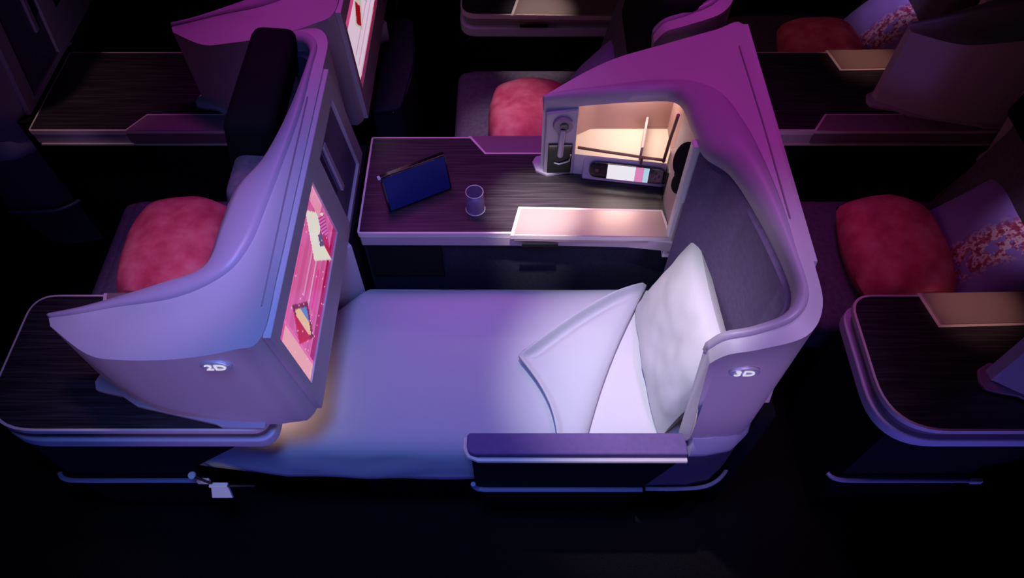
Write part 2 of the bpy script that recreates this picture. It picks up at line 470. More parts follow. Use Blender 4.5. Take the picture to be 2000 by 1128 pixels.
def screen_bm(Q, kind):
    """lit screen: a grid whose face colours are the picture"""
    bm = bmesh.new(); lay = bm.loops.layers.float_color.new('Picture')
    NU, NV = 96, 54; rnd = random.Random(5)
    vs = [[bm.verts.new(Q(.0295+(.5575-.0295)*i/NU, .8155+(1.0815-.8155)*j/NV, .0075)) for j in range(NV+1)] for i in range(NU+1)]
    def lin(c): return tuple(((v/255)**2.2) for v in c)
    def dia(u, w, cu, cw, ru, rw): return abs(u-cu)/ru+abs(w-cw)/rw
    for i in range(NU):
        for j in range(NV):
            u = (i+.5)/NU; w = (j+.5)/NV
            c = (218, 100, 160)
            if kind == 'pale':
                c = (226, 200, 220)
                if w > .86: c = (205, 70, 130)
                if w < .07: c = (150, 20, 60)
                if dia(u, w, .42, .62, .16, .3) < 1: c = (150, 20, 35) if dia(u, w, .40, .6, .1, .2) < 1 else (200, 190, 180)
                if dia(u, w, .72, .66, .14, .3) < 1: c = (120, 170, 230)
                if (j % 9) in (3, 4) and .08 < u < .85 and w < .42: c = (210, 160, 195)
            else:
                if int(w*11) % 2 == 0: c = (208, 88, 150)
                if w < .13: c = (165, 25, 85)
                if u < .10: c = (238, 165, 170)
                if .90 < w: c = (222, 80, 150)
                if .10 < u < .12 or .93 < w < .95 and .1 < u < .85: c = (232, 110, 170)
                if .30 < w < .36 and .36 < u < .62: c = (228, 60, 150)
                if .42 < w < .46 and .30 < u < .66: c = (230, 160, 200)
                if .60 < w < .63 and .36 < u < .70: c = (226, 150, 195)
                d = dia(u, w, .24, .48, .13, .36)          # dark red and blue card
                if d < 1: c = (190, 20, 40) if u < .22 else ((120, 30, 30) if d > .75 else ((90, 130, 200) if u > .28 else (232, 190, 140)))
                d = dia(u, w, .80, .50, .17, .50)          # pale card
                if d < 1: c = (232, 226, 214) if (u < .80 or w > .5) else (190, 40, 90)
                if dia(u, w, .80, .42, .045, .12) < 1: c = (90, 80, 120)
                if dia(u, w, .90, .45, .06, .22) < 1: c = (225, 110, 190) if (i+j) % 3 else (120, 40, 110)
                if u > .90 and w > .6: c = (236, 150, 185)
                if rnd.random() < .012: c = (245, 200, 225)
            f = bm.faces.new((vs[i][j], vs[i+1][j], vs[i+1][j+1], vs[i][j+1]))
            for l in f.loops: l[lay] = (*lin(c), 1)
    return bm

def wing_fittings(root, T):
    """reading light, card pocket, rail and bracket on the inner face of the console wing"""
    def F(lx, z, out=0.0):     # point on the inner wing face
        ly = .166+max(0, (lx+.49))*.10
        return T((lx, ly+out, z))
    nrm = (T((0, 1, 0))-T((0, 0, 0))).normalized()
    ax = .045
    # raised frame panel
    pf = prism([(T((-.552, 0, 0)).x, .703), (T((-.456, 0, 0)).x, .703), (T((-.456, 0, 0)).x, .975), (T((-.552, 0, 0)).x, .955)], F(-.49, 0, -.004).y, F(-.49, 0, .010).y, axis='y')
    mk('fitting_panel', pf, 'rim', root, bevel=.006)
    lamp = mk('reading_lamp', disc(F(-.500, .915, .006), nrm, .030, .014), 'shell_side', root, bevel=.004, label='round swivel reading lamp')
    mk('lamp_lens', disc(F(-.497, .915, .018), nrm, .013, .006), 'glossy', lamp)
    mk('lamp_stalk', tube([F(-.500, .905, .022), F(-.503, .87, .026), F(-.503, .80, .024)], .009), 'rim', lamp)
    pk = prism([(T((-.540, 0, 0)).x, .716), (T((-.466, 0, 0)).x, .716), (T((-.466, 0, 0)).x, .838), (T((-.540, 0, 0)).x, .838)], F(-.49, 0, .008).y, F(-.49, 0, .016).y, axis='y')
    p = mk('card_pocket', pk, 'glossy', root, bevel=.003, label='black literature pocket below the lamp')
    mk('cable', tube([F(-.470, .80, .018), F(-.474, .775, .020), F(-.490, .765, .020), F(-.505, .760, .020), F(-.520, .765, .020)], .0025), 'chrome', p)
    # rail in front of the niche ledge
    def R(lx, z, out=.006):
        return T((lx, .168+(lx+.47)*.144+out, z))
    rl = tube([R(-.450, .822), R(-.37, .816), R(-.30, .812), R(-.25, .808), R(-.185, .806)], .0045)
    rail = mk('niche_rail', rl, 'rail', root, label='thin bronze rail across the niche')
    mk('rail_post', tube([R(-.255, .809), R(-.255, .780)], .004), 'rail', rail)
    mk('rail_upright', tube([R(-.190, .800), R(-.190, .92, .02), R(-.195, 1.03, .055)], .005), 'rail', rail)
    # bar added in place of the pale wall corner inside the niche
    dv = prism([T((-.225, .064, 0)).to_2d(), T((-.232, .064, 0)).to_2d(), T((-.262, .195, 0)).to_2d(), T((-.255, .195, 0)).to_2d()], .788, .84)
    mk('niche_corner_bar', dv, 'bracket', root)
    # bracket between niche and liner
    bk = prism([T((-.180, .218, 0)).to_2d(), T((-.160, .218, 0)).to_2d(), T((-.152, .43, 0)).to_2d(), T((-.176, .43, 0)).to_2d(), T((-.182, .30, 0)).to_2d()], .62, .86)
    mk('corner_bracket', bk, 'bracket', root, bevel=.004)
    mk('bracket_slot', box(T((-.186, 0, 0)).x, T((-.178, 0, 0)).x, T((0, .27, 0)).y, T((0, .245, 0)).y, .71, .81), 'glossy', root)

shellB = make_shell('B')
shellA = make_shell('A')

def shells():
    B2 = copy_tree(shellB, None, (0, STRIP, 0))
    Br = copy_tree(shellB, None, (2*PITCH, 0, 0))
    Br2 = copy_tree(shellB, None, (2*PITCH, STRIP, 0))
    A2 = copy_tree(shellA, None, (0, STRIP, 0))
    Al2 = copy_tree(shellA, None, (-2*PITCH, STRIP, 0))
    shellA['label'] = 'large lilac suite shell wrapping the head of the made-up bed, badge on its wing'
    shellB['label'] = 'lilac suite shell at the foot of the bed carrying the pink screen'
    B2['label'] = 'dark plum suite shell at top left behind the bed screen, white-and-red screen on its back'
    Br['label'] = 'shell wing tip at right frame edge resting on the dark near table'
    Br2['label'] = 'dim plum suite shell in the top right corner'
    A2['label'] = 'suite shell behind the big head shell, at the top of the photo'
    Al2['label'] = 'barely lit suite shell in the top left corner'
    # the far suite's screen shows another page
    for ch in B2.children:
        if ch.name.startswith('monitor_frame'):
            for g in ch.children:
                if g.name.startswith('screen'):
                    def Q(f, z, x):
                        n0 = .012+.11*(1.14-z); f0 = .835+.29*(1.14-z)
                        return Vector((-.50+x, .72+n0+(f0-n0)*f, z))
                    bm = screen_bm(Q, 'pale')
                    org = origin_of(shellB)
                    for v in bm.verts: v.co -= org
                    me = bpy.data.meshes.new('screen'); bm.to_mesh(me); bm.free(); me.materials.append(M['screen'])
                    g.data = me; g['label'] = 'lit screen showing a white and red page'
    for ch in Al2.children:
        for g in ch.children:
            if g.name.startswith('screen'):
                g.data = g.data.copy(); g.data.materials[0] = M['glossy']; g['label'] = 'switched-off screen'
    return dict(B2=B2, Br=Br, Br2=Br2, A2=A2, Al2=Al2)
SH = shells()

# ------------------------------------------------------------------ side consoles
def make_console(T, aisle, label, base, group='dark wood consoles beside the seats', full=True):
    """T maps (lx, c) to world; c = 0 own seat side, .41 the other side"""
    root = thing('side_console', label, 'console table', base, group)
    P = lambda pts: [tuple(T(x, c)) for x, c in pts]
    w = .41
    if aisle:
        poly = [(-.85, 0), (-.115, 0), (-.115, w), (-.85, w)]; rad = [.07, .0, .045, .15]
    else:
        poly = [(-1.115, .004), (-.145, .004), (-.145, w), (-1.115, w)]; rad = [.01, .0, .0, .01]
    def outline(o):
        q = [(poly[0][0]-o, poly[0][1]-o), (poly[1][0]+(o if aisle else 0), poly[1][1]-o), (poly[2][0]+(o if aisle else 0), poly[2][1]+o), (poly[3][0]-o, poly[3][1]+o)]
        return P(rounded(q, [r+o if r else 0 for r in rad], 10))
    mk('edge_trim', prism(outline(0), .682, .700), 'trim', root, label='pale metal edging of the table')
    mk('table_top', prism(outline(-.0065), .690, .7012), 'wood', root, label='dark streaked wood table top')
    if aisle:
        mk('gap_moulding', prism(outline(-.014), .640, .684), 'shell_side', root)
        mk('lower_band', prism(outline(.004), .602, .643), 'band', root, bevel=.006)
        c0 = .38
        side = prism([(-.81, 0), (-.42, 0), (-.42, .37), (-.165, .603), (-.81, .603)], 0, 1)
        sb = bmesh.new()
        pts = [(-.80, 0), (-.43, 0), (-.43, .36), (-.17, .603), (-.80, .603)]
        side.free()
        y0 = T(0, c0)[1]; y1 = T(0, c0-.015)[1]
        X = lambda x: T(x, 0)[0]
        mk('side_panel', prism([(X(x), z) for x, z in pts], min(y0, y1), max(y0, y1), axis='y'), 'black', root, label='black side panel with footwell cut-out')
        ya = sorted((T(0, .02)[1], T(0, .035)[1]))
        mk('inner_panel', box(X(-.80), X(-.15), ya[0], ya[1], .0, .603), 'black', root)
        yb = sorted((T(0, .02)[1], T(0, .38)[1]))
        mk('end_panel', box(X(-.815), X(-.80), yb[0], yb[1], .0, .603), 'black', root)
        tr = [Vector((*T(x, c), .30)) for x, c in ((-.855, .375), (-.845, .387), (-.825, .395), (-.78, .398), (-.6, .398), (-.43, .398))]
        pts = [catmull(tr, t*.2) for t in range(26)]
        kt = mk('kick_trim', tube(pts, .007), 'kick', root, label='slim metal kick trim near the floor')
        e = T(-.425, .398)
        mk('trim_end', box(e[0]-.012, e[0]+.024, e[1]-.008, e[1]+.006, .288, .308), 'white', kt, bevel=.003)
    else:
        body = [(-1.11, .004), (-.50, .002), (-.30, -.004), (-.18, -.018), (-.145, -.026), (-.12, .02), (-.12, w-.002), (-1.11, w-.002)]
        mk('fascia', prism(P(body), .640, .685), 'fascia', root, bevel=.004)
        ya = sorted((T(0, .02)[1], T(0, .032)[1]))
        X = lambda x: T(x, 0)[0]
        mk('seat_side_panel', box(X(-1.11), X(-.14), ya[0], ya[1], .0, .642), 'navy', root, label='navy upholstered side panel')
        yo = sorted((T(0, .010)[1], T(0, .021)[1]))
        mk('cubby', box(X(-1.10), X(-.87), yo[0], yo[1], .47, .632), 'black', root, bevel=.004, label='black open cubby at the foot end')
        yb = sorted((T(0, w-.03)[1], T(0, w-.015)[1]))
        mk('far_side_panel', box(X(-1.11), X(-.14), yb[0], yb[1], .0, .642), 'black', root)
        # lid for the neighbouring seat, on the other edge
        o = .006
        lid = [(-.785, w+.002), (-.735, w-.072), (-.16, w-.072), (-.16, w+.002)]
        mk('lid_edging', prism(P([(-.795, w+.0025), (-.738, w-.079), (-.15, w-.079), (-.15, w+.0025)]), .684, .7016), 'trim', root)
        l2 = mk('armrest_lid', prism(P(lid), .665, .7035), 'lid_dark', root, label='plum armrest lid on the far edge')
        fp = sorted((T(0, w-.003)[1], T(0, w+.004)[1]))
        mk('lid_front', box(X(-.79), X(-.16), fp[0], fp[1], .648, .690), 'lid_dark', l2)
        mk('lid_lip', box(X(-1.10), X(-.16), fp[0], fp[1], .636, .642), 'trim', root)
    lid = [(-.645, -.004), (-.622, .100), (-.195, .088), (-.19, .05), (-.182, -.012)]
    mk('lid_edging', prism(P([(-.655, -.0045), (-.630, .108), (-.190, .095), (-.182, .05), (-.176, -.0125)]), .684, .7016), 'trim', root)
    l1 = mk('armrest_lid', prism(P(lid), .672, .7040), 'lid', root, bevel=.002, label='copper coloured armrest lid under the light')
    ll = sorted((T(0, -.0045)[1], T(0, -.009)[1]))
    mk('latch', box(T(-.62, 0)[0], T(-.51, 0)[0], ll[0], ll[1], .650, .664), 'black', l1, bevel=.001)
    return root

dx = 2*PITCH
make_console(lambda x, c: Vector((.65+x, 1.343+c)), False, 'long dark wood table behind the bed holding tablet and glass', (.0, 1.55, 0))
make_console(lambda x, c: Vector((-.50+x, 1.127-c)), True, 'dark wood aisle table at lower left under the shell wing', (-1.0, .92, 0))
make_console(lambda x, c: Vector((-.50+dx+x, 1.127-c)), True, 'round-cornered dark wood table at right edge, blue-lit band round it', (1.3, .92, 0))
make_console(lambda x, c: Vector((.65+x, 2.409+c)), True, 'aisle table cut off by the top of the photo with a white spotlight', (.15, 2.6, 0))
make_console(lambda x, c: Vector((-.50+x, 2.193-c)), False, 'dark table at upper left with slanted pale left edge', (-1.0, 2.0, 0))
make_console(lambda x, c: Vector((-.50+dx+x, 2.193-c)), False, 'dark table at upper right with a pink-lit copper lid', (1.3, 2.0, 0))

# ------------------------------------------------------------------ upright seats
def make_seat(T, base, label):
    root = thing('passenger_seat', label, 'seat', base, 'upright seats of the other suites')
    def bx(x0, x1, a, b_, z0, z1): 
        ys = sorted((T(0, a)[1], T(0, b_)[1])); return box(T(x0, 0)[0], T(x1, 0)[0], ys[0], ys[1], z0, z1)
    mk('seat_base', bx(-.78, -.20, .45, .96, 0, .33), 'black', root)
    cs = bx(-.85, -.24, .435, .975, .33, .475)
    mk('seat_cushion', cs, 'seat', root, bevel=.05, seg=4)
    fr = bx(-.87, -.74, .445, .965, .30, .470)
    mk('front_roll', fr, 'seat', root, bevel=.04, seg=4)
    yy = sorted((T(0, .47)[1], T(0, .95)[1]))
    bk = prism([(T(-.34, 0)[0], .47), (T(-.20, 0)[0], .45), (T(-.10, 0)[0], 1.05), (T(-.215, 0)[0], 1.06)], yy[0], yy[1], axis='y')
    mk('backrest', bk, 'seat', root, bevel=.035, seg=4)
    yy = sorted((T(0, .60)[1], T(0, 1.0)[1]))
    hd = prism([(T(-.275, 0)[0], .84), (T(-.15, 0)[0], .84), (T(-.092, 0)[0], 1.155), (T(-.215, 0)[0], 1.165)], yy[0], yy[1], axis='y')
    mk('headrest', hd, 'black', root, bevel=.03, seg=4, label='black padded headrest')
    return root
TB = lambda x, y: Vector((-.50+x, .72+y))
TA = lambda x, y: Vector((.65+x, 1.76-y))
def shifted(T, ox, oy): return lambda x, y: T(x, y)+Vector((ox, oy))
spots = {
    'left': (TB, 0, 0), 'right': (TB, dx, 0), 'farright': (TB, dx, STRIP), 'far': (TA, 0, STRIP)}
SEATL = {'left': 'seat with red blanket left of the bed screen, black headrest',
         'right': 'dim seat with red blanket and embroidered pillow right of the bed',
         'farright': 'seat at the top right behind the pink-lit table',
         'far': 'seat with pink blanket directly behind the long table'}
BLL = {'left': 'plump red blanket on the seat left of the bed screen',
       'right': 'dark red folded blanket beside the embroidered pillow',
       'farright': 'small crimson blanket at the top right edge of the photo',
       'far': 'pink blanket lit by a spotlight behind the long table'}
PLL = {'left': 'lilac pillow hidden behind the bed screen shell',
       'right': 'lilac pillow with floral embroidery, leaning on the right-hand seat',
       'farright': 'bright lilac pillow at the top right under a lamp',
       'far': 'corner of a lilac pillow poking out behind the head shell'}
for k, (T0, ox, oy) in spots.items():
    T = shifted(T0, ox, oy)
    b0 = T(-.5, .7)
    make_seat(T, (b0.x, b0.y, 0), SEATL[k])
    cy = {'left': .675, 'right': .68, 'farright': .60, 'far': .83}[k]
    hv = {'left': .205, 'right': .205, 'farright': .17, 'far': .19}[k]
    c = T(-.575, cy)
    bm = pillow_bm((c.x, c.y, .548), (1, 0, 0), (0, 1, 0), .165, hv*1.04, .088, pinch=.03, seed=len(k), rough=.018, pw=2.6, rnd=.6)
    tag(mk('blanket', bm, 'pink', None, loc=(c.x, c.y, .475)), BLL[k], 'blanket', 'pink blankets on the upright seats')
    if k == 'left': continue
    c = T(-.325, {'right': .655, 'farright': .64, 'far': .76}[k])
    ang = math.radians(52)
    bm = pillow_bm((c.x, c.y, .615), (math.cos(ang), 0, math.sin(ang)), (.0, 1, 0), .150, .215, .06, pinch=.16, seed=3, rough=.008)
    tag(mk('cushion', bm, 'embroidered', None, loc=(c.x, c.y, .5)), PLL[k], 'pillow', 'lilac pillows on the upright seats')

fr = thing('footrest', 'dark navy padded footrest below the white-and-red screen at the top', 'footrest', (-.43, 2.1, 0))
mk('footrest_base', box(-.46, -.41, 2.02, 2.44, 0, .32), 'black', fr)
mk('footrest_cushion', prism(rounded([(-.50, 1.96), (-.40, 1.98), (-.372, 2.22), (-.392, 2.50), (-.50, 2.52)], [.01, .04, .3, .04, .01], 8), .30, .62), 'navy', fr, bevel=.035, seg=4)
mk('piping', tube([catmull([Vector((x, y, .606)) for x, y in ((-.43, 1.975), (-.402, 2.02), (-.377, 2.22), (-.396, 2.45), (-.43, 2.508))], t*.2) for t in range(21)], .004), 'seat', fr)
# ------------------------------------------------------------------ the bed
bed = thing('lie_flat_seat', 'seat folded flat under the white bedding, purple armrest along the aisle', 'seat', (-.1, 1.0, 0))
mk('bed_base', box(-.46, .50, .775, 1.33, 0, .30), 'black', bed)
mat_poly = [(-1.02, .80), (-.62, .765), (.46, .77), (.50, .80), (.50, 1.27), (.46, 1.30), (-.46, 1.30), (-.56, 1.21), (-.70, 1.08), (-1.02, 1.04)]
mk('seat_pads', prism(mat_poly, .30, .440), 'seat', bed, bevel=.02, seg=3)
arm = mk('armrest', prism(rounded([(-.120, .700), (.465, .700), (.465, .762), (-.120, .762)], [.03, 0, 0, .012]), .545, .584), 'arm', bed, bevel=.006, seg=3, label='purple padded armrest')
mk('armrest_edge', tube([(-.124, .755, .560), (-.124, .726, .560), (-.114, .706, .558), (-.090, .696, .557), (.2, .695, .557), (.464, .695, .557)], .008), 'trim', arm, label='pale metal edge of the armrest')
mk('aisle_panel', prism([(-.108, .29), (.38, .29), (.462, .548), (-.108, .548)], .706, .725, axis='y'), 'black', bed, label='black panel under the armrest')
mk('aisle_trim', tube([(-.113, .703, .345), (-.111, .703, .322), (-.100, .702, .306), (-.080, .702, .30), (.1, .702, .30), (.385, .702, .30)], .0075), 'kick', bed)
mk('aisle_foot', box(-.09, .36, .73, .76, 0, .30), 'black', bed)

# sheet
sheet_poly = rounded([(-.98, .80), (-.62, .762), (.51, .766), (.515, 1.30), (-.46, 1.305), (-.56, 1.215), (-.70, 1.09), (-.98, 1.04)], [.03, .02, .03, .03, .02, .02, .02, .03], 4)
sh = mk('bed_sheet', prism(sheet_poly, .440, .468), 'sheet', None, loc=(-.2, 1.0, .44), bevel=.010, seg=3)
tag(sh, 'bright white sheet showing between the turned-back duvet and the pillow', 'sheet')

# duvet
def fold_x(y):      # head edge of the duvet
    s = (y-.745)/(1.30-.745)
    return .185+.234*s-.02*math.sin(math.pi*s)
def foot_y(x):      # the footwell narrows the bed: (near edge, far edge)
    far = 1.302
    if x < -.47: far = max(1.05, 1.302-(-.47-x)*.98)
    near = .745+.14*max(0, -.66-x)
    return near, far
duv = thing('duvet', 'white duvet spread over the bed with one corner folded back', 'duvet', (-.2, 1.0, .47))
bm = bmesh.new()
prof = [(-.16, -.155, 1), (-.11, -.15, 1), (-.055, -.145, 1), (-.018, -.140, 1), (.010, -.020*1, 1)]
NX, NY = 90, 40
grid = []
for i in range(NX+1):
    row = []
    s = i/NX
    for j in range(NY+9):
        if j <= NY:
            t = j/NY
            y_lin = .745+(1.302-.745)*t
            x1 = fold_x(y_lin); x = -1.08+(x1+1.08)*s
            n_, f_ = foot_y(x)
            y = n_+(f_-n_)*t
            e = min(t, 1-t)*(f_-n_)
            z = .492-.028*math.exp(-e/.022)+.010*math.sin(math.pi*t)
            z += noise.noise(Vector((x*3.2, y*4.5, 0)))*.006+noise.noise(Vector((x*9, y*11, 3)))*.0022
        row.append(None if j > NY else Vector((x, y, z)))
    # near drop
    p0 = row[0].copy()
    drop = []
    for q in range(1, 9):
        d = q/8
        zz = p0.z-(p0.z-(.318+.012*math.sin(p0.x*7)))*d
        yy = p0.y-.014*math.sin(math.pi*min(1, d*1.4)/2)+.006*noise.noise(Vector((p0.x*8, d*2, 5)))
        drop.append(Vector((p0.x, yy, zz)))
    far = []
    p1 = row[NY]
    for q in range(1, 4): far.append(Vector((p1.x, p1.y+.006, p1.z-.018*q)))
    grid.append([bm.verts.new(p) for p in drop[::-1]+row[:NY+1]+far])
for a, c in zip(grid, grid[1:]):
    for k in range(len(a)-1): bm.faces.new((a[k], c[k], c[k+1], a[k+1]))
d0 = mk('cover', bm, 'linen', duv, sharp=80)
md = d0.modifiers.new('thick', 'SOLIDIFY'); md.thickness = .012; md.offset = -1
# turned-back corner
bm = bmesh.new(); rows = []
NA, NB = 56, 60
def free_edge(t):
    A = Vector((.415, 1.300)); B_ = Vector((.020, 1.022)); D = Vector((.125, .738))
    tb = .50
    if t < tb:
        k = t/tb; p = A.lerp(B_, k); p += Vector((-.010, .012))*math.sin(math.pi*k)
    else:
        k = (t-tb)/(1-tb); p = B_.lerp(D, k); p += Vector((.030, .0))*math.sin(math.pi*k)
    return p
for i in range(NA+1):
    t = i/NA
    y = 1.300-(1.300-.742)*t
    f = Vector((fold_x(y), y)); e = free_edge(t)
    row = []
    for j in range(NB+1):
        s = j/NB
        p = f.lerp(e, s)
        L = (e-f).length
        x = s*L
        z = .505+.014*(1-math.exp(-x/.02))+.010*math.sin(math.pi*s)*min(1, L/.2)
        z += (.024 if t < .5 else .016)*math.exp(-((L-x)/.016)**2)*min(1, L/.06)-(.013 if t < .5 else 0)*math.exp(-((L-x-.036)/.020)**2)*min(1, L/.1)       # the free edge stands up a little
        z += noise.noise(Vector((p.x*5, p.y*6, 9)))*.005*min(1, L/.1)
        row.append(bm.verts.new((p.x, p.y, z)))
    rows.append(row)
for a, c in zip(rows, rows[1:]):
    for k in range(NB): bm.faces.new((a[k], c[k], c[k+1], a[k+1]))
# hem rolling down from the fold to the sheet
hem = []
for i in range(NA+1):
    y = 1.300-(1.300-.742)*i/NA; fx = fold_x(y)
    hem.append([rows[i][0], bm.verts.new((fx+.010, y, .497)), bm.verts.new((fx+.013, y, .484)), bm.verts.new((fx+.009, y, .472))])
for a, c in zip(hem, hem[1:]):
    for k in range(3): bm.faces.new((a[k+1], c[k+1], c[k], a[k]))
fl = mk('folded_corner', bm, 'linen', duv, sharp=80, label='triangular turned-back corner of the duvet')
md = fl.modifiers.new('thick', 'SOLIDIFY'); md.thickness = .011; md.offset = -1

# pillow leaning on the liner
U = Vector((.115, .02, .30)).normalized(); V = Vector((-.02, 1, 0)).normalized(); V = (V-U*V.dot(U)).normalized()
bm = pillow_bm((.475, 1.035, .622), U, V, .185, .232, .062, pinch=.14, seed=11, rough=.012, N=30)
tag(mk('pillow', bm, 'sheet', None, loc=(.47, 1.03, .48)), 'big white bed pillow leaning against the purple padded headboard', 'pillow')

# ------------------------------------------------------------------ things on the table
tab = thing('tablet_computer', 'dark blue tablet propped up on the long wooden table', 'tablet', (-.28, 1.47, .7012))
ux = Vector((.885, .465, 0)).normalized(); nz = Vector((0, 0, 1)); nb_ = Vector((ux.y, -ux.x, 0))     # nb_ faces the bed
upv = (nz*math.cos(math.radians(13))-nb_*math.sin(math.radians(13))).normalized(); nf = ux.cross(upv)
if nf.dot(nb_) < 0: nf = -nf
def slab(c, hw, h0, h1, t0, t1):
    bm = bmesh.new(); vs = []
    for t in (t0, t1):
        vs.append([bm.verts.new(Vector(c)+ux*a+upv*h+nf*t) for a, h in ((-hw, h0), (hw, h0), (hw, h1), (-hw, h1))])
    a, d = vs
    bm.faces.new(a[::-1]); bm.faces.new(d)
    for k in range(4): bm.faces.new((a[k], a[(k+1) % 4], d[(k+1) % 4], d[k]))
    return bm
tc_ = (-.280, 1.472, .706)
mk('body', slab(tc_, .105, 0, .128, -.020, 0), 'glossy', tab, bevel=.003)
mk('display', slab(tc_, .099, .005, .122, 0, .0012), 'tablet', tab, label='unlit dark blue display')
st = bmesh.new()
a = Vector(tc_)-nf*.010+upv*.075; g = Vector(tc_)-nb_*.075; g.z = .7015
vs = [[st.verts.new(p+ux*s+o) for s in (-.05, .05)] for p, o in ((a, Vector((0, 0, 0))), (g, Vector((0, 0, 0))), (g, nb_*-.004), (a, nb_*-.004))]
for k in range(4):
    p, q = vs[k], vs[(k+1) % 4]; st.faces.new((p[0], p[1], q[1], q[0]))
st.faces.new([v[0] for v in vs]); st.faces.new([v[1] for v in vs][::-1])
mk('kickstand', st, 'glossy', tab)
mk('tablet_glint', slab(tc_, .004, .124, .131, -.010, .001), 'white', tab).location += ux*(-.1075)  # white sliver put in for the highlight at the tablet's corner

cup = thing('glass_tumbler', 'small lilac-tinted glass tumbler standing on the long table', 'glass', (-.112, 1.442, .7012))
gb = lathe([(.001, .7016), (.027, .7016), (.0290, .704), (.0285, .72), (.0280, .745), (.0265, .775), (.0262, .779), (.0248, .779), (.0250, .775), (.0262, .745), (.0262, .716), (.001, .713)], -.112, 1.442)
mk('tumbler', gb, 'glass', cup)
mk('rim_band', lathe([(.0263, .7785), (.0272, .780), (.0263, .7815), (.0247, .780)], -.112, 1.442, ring=True), 'trim', cup)
mk('foot_band', lathe([(.0285, .7014), (.0305, .7030), (.0298, .7055), (.0286, .7055)], -.112, 1.442, ring=True), 'trim', cup)

# handset docked in the wing below the niche
hs = thing('remote_handset', 'black remote handset with glowing white and pink display below the niche', 'remote control', (.36, 1.57, .71))
def hand(x0, x1, h0, h1, o0, o1, r=0):
    A = Vector((.235, 1.566, .707)); B_ = Vector((.478, 1.530, .707))
    d = (B_-A).normalized(); nn = Vector((d.y, -d.x, 0)); L = (B_-A).length
    up = (Vector((0, 0, 1))*.96-nn*.27).normalized(); out = d.cross(up)
    if out.dot(nn) < 0: out = -out
    poly = rounded([(x0, h0), (x1, h0), (x1, h1), (x0, h1)], r, 8)
    bm = bmesh.new(); lo = [bm.verts.new(A+d*a*L+up*h+out*o0) for a, h in poly]; hi = [bm.verts.new(A+d*a*L+up*h+out*o1) for a, h in poly]
    bm.faces.new(lo[::-1]); bm.faces.new(hi)
    for k in range(len(poly)): bm.faces.new((lo[k], lo[(k+1) % len(poly)], hi[(k+1) % len(poly)], hi[k]))
    return bm
def hand_bar():
    A = Vector((.235, 1.566, .707)); B_ = Vector((.478, 1.530, .707))
    d = (B_-A).normalized(); nn = Vector((d.y, -d.x, 0)); L = (B_-A).length
    up = (Vector((0, 0, 1))*.96-nn*.27).normalized(); out = d.cross(up)
    if out.dot(nn) < 0: out = -out
    poly = [(p[0], p[1]) for p in rounded([(.02*L, .012), (.99*L, .012), (.99*L, .066), (.02*L, .066)], .026, 8)]
    bm = bmesh.new(); lo = [bm.verts.new(A+d*a+up*h+out*.002) for a, h in poly]; hi = [bm.verts.new(A+d*a+up*h+out*.014) for a, h in poly]
    bm.faces.new(lo[::-1]); bm.faces.new(hi)
    for k in range(len(poly)): bm.faces.new((lo[k], lo[(k+1) % len(poly)], hi[(k+1) % len(poly)], hi[k]))
    return bm
mk('handset_body', hand_bar(), 'glossy', hs, bevel=.003)
dsp = mk('display', hand(.25, .60, .014, .064, .014, .0152), 'handset_white', hs, label='white glowing display')
mk('display_tile', hand(.602, .70, .014, .064, .014, .0152), 'handset_pink', dsp, label='pink tile on the display')
mk('display_tile', hand(.702, .77, .014, .064, .014, .0152), 'handset_cyan', dsp, label='pale blue tile on the display')
for bxx, bhh in ((.86, .05), (.90, .04), (.86, .03), (.82, .04)):
    mk('button', hand(bxx-.013, bxx+.013, bhh-.004, bhh+.004, .014, .0155), 'rail', hs)
mk('button', hand(.10, .14, .034, .044, .014, .0155), 'rail', hs)
# dock shelf the handset leans on
dk = hand(-.06, 1.02, -.005, .078, -.012, .002)
mk('handset_dock', dk, 'rim', shellA, bevel=.004)

# black shapes standing in for the dark recess by the niche
hp = thing('recess_stand_in', 'black rounded shapes standing in for the dark recess between niche and padded headboard', 'recess_stand_in', (.46, 1.42, .9))
c = Vector((.480, 1.395, .965))
mk('recess_disc', disc(c+Vector((0, .0, 0)), (-1, -.35, .35), .040, .020, ry=.052), 'black', hp, bevel=.010, seg=3)
mk('recess_disc', disc(c+Vector((.002, .0, -.095)), (-1, -.35, .35), .028, .018, ry=.034), 'black', hp, bevel=.010, seg=3)
arc = [c+Vector((-.012, .038*math.sin(a), -.045+.055*math.cos(a))) for a in [math.radians(d) for d in range(0, 181, 15)]]
mk('recess_arc', tube(arc, .006), 'glossy', hp)

# seat belt hanging at the foot of the bed
sbelt = thing('seat_belt', 'seat belt with bright metal buckle hanging below the foot of the bed', 'seat belt', (-.86, .70, .28))
bk = bmesh.new()
up_ = [(-.884, .704, .322), (-.834, .704, .322), (-.820, .676, .300), (-.882, .676, .300)]
lo_ = [bk.verts.new((x, y+.006, z-.012)) for x, y, z in up_]; hi_ = [bk.verts.new(p) for p in up_]
bk.faces.new(lo_[::-1]); bk.faces.new(hi_)
for k in range(4): bk.faces.new((lo_[k], lo_[(k+1) % 4], hi_[(k+1) % 4], hi_[k]))
mk('buckle', bk, 'band', sbelt, bevel=.003)
mk('buckle_tongue', box(-.888, -.834, .700, .714, .318, .328), 'white', sbelt, bevel=.002)
mk('strap', prism([(-.916, .388), (-.908, .396), (-.876, .332), (-.884, .324)], .708, .712, axis='y'), 'belt', sbelt)
mk('strap', prism([(-.838, .317), (-.755, .317), (-.755, .323), (-.838, .325)], .703, .707, axis='y'), 'belt', sbelt)
mk('anchor_bolt', disc((-.914, .714, .392), (0, -.6, .8), .010, .008), 'white', sbelt)

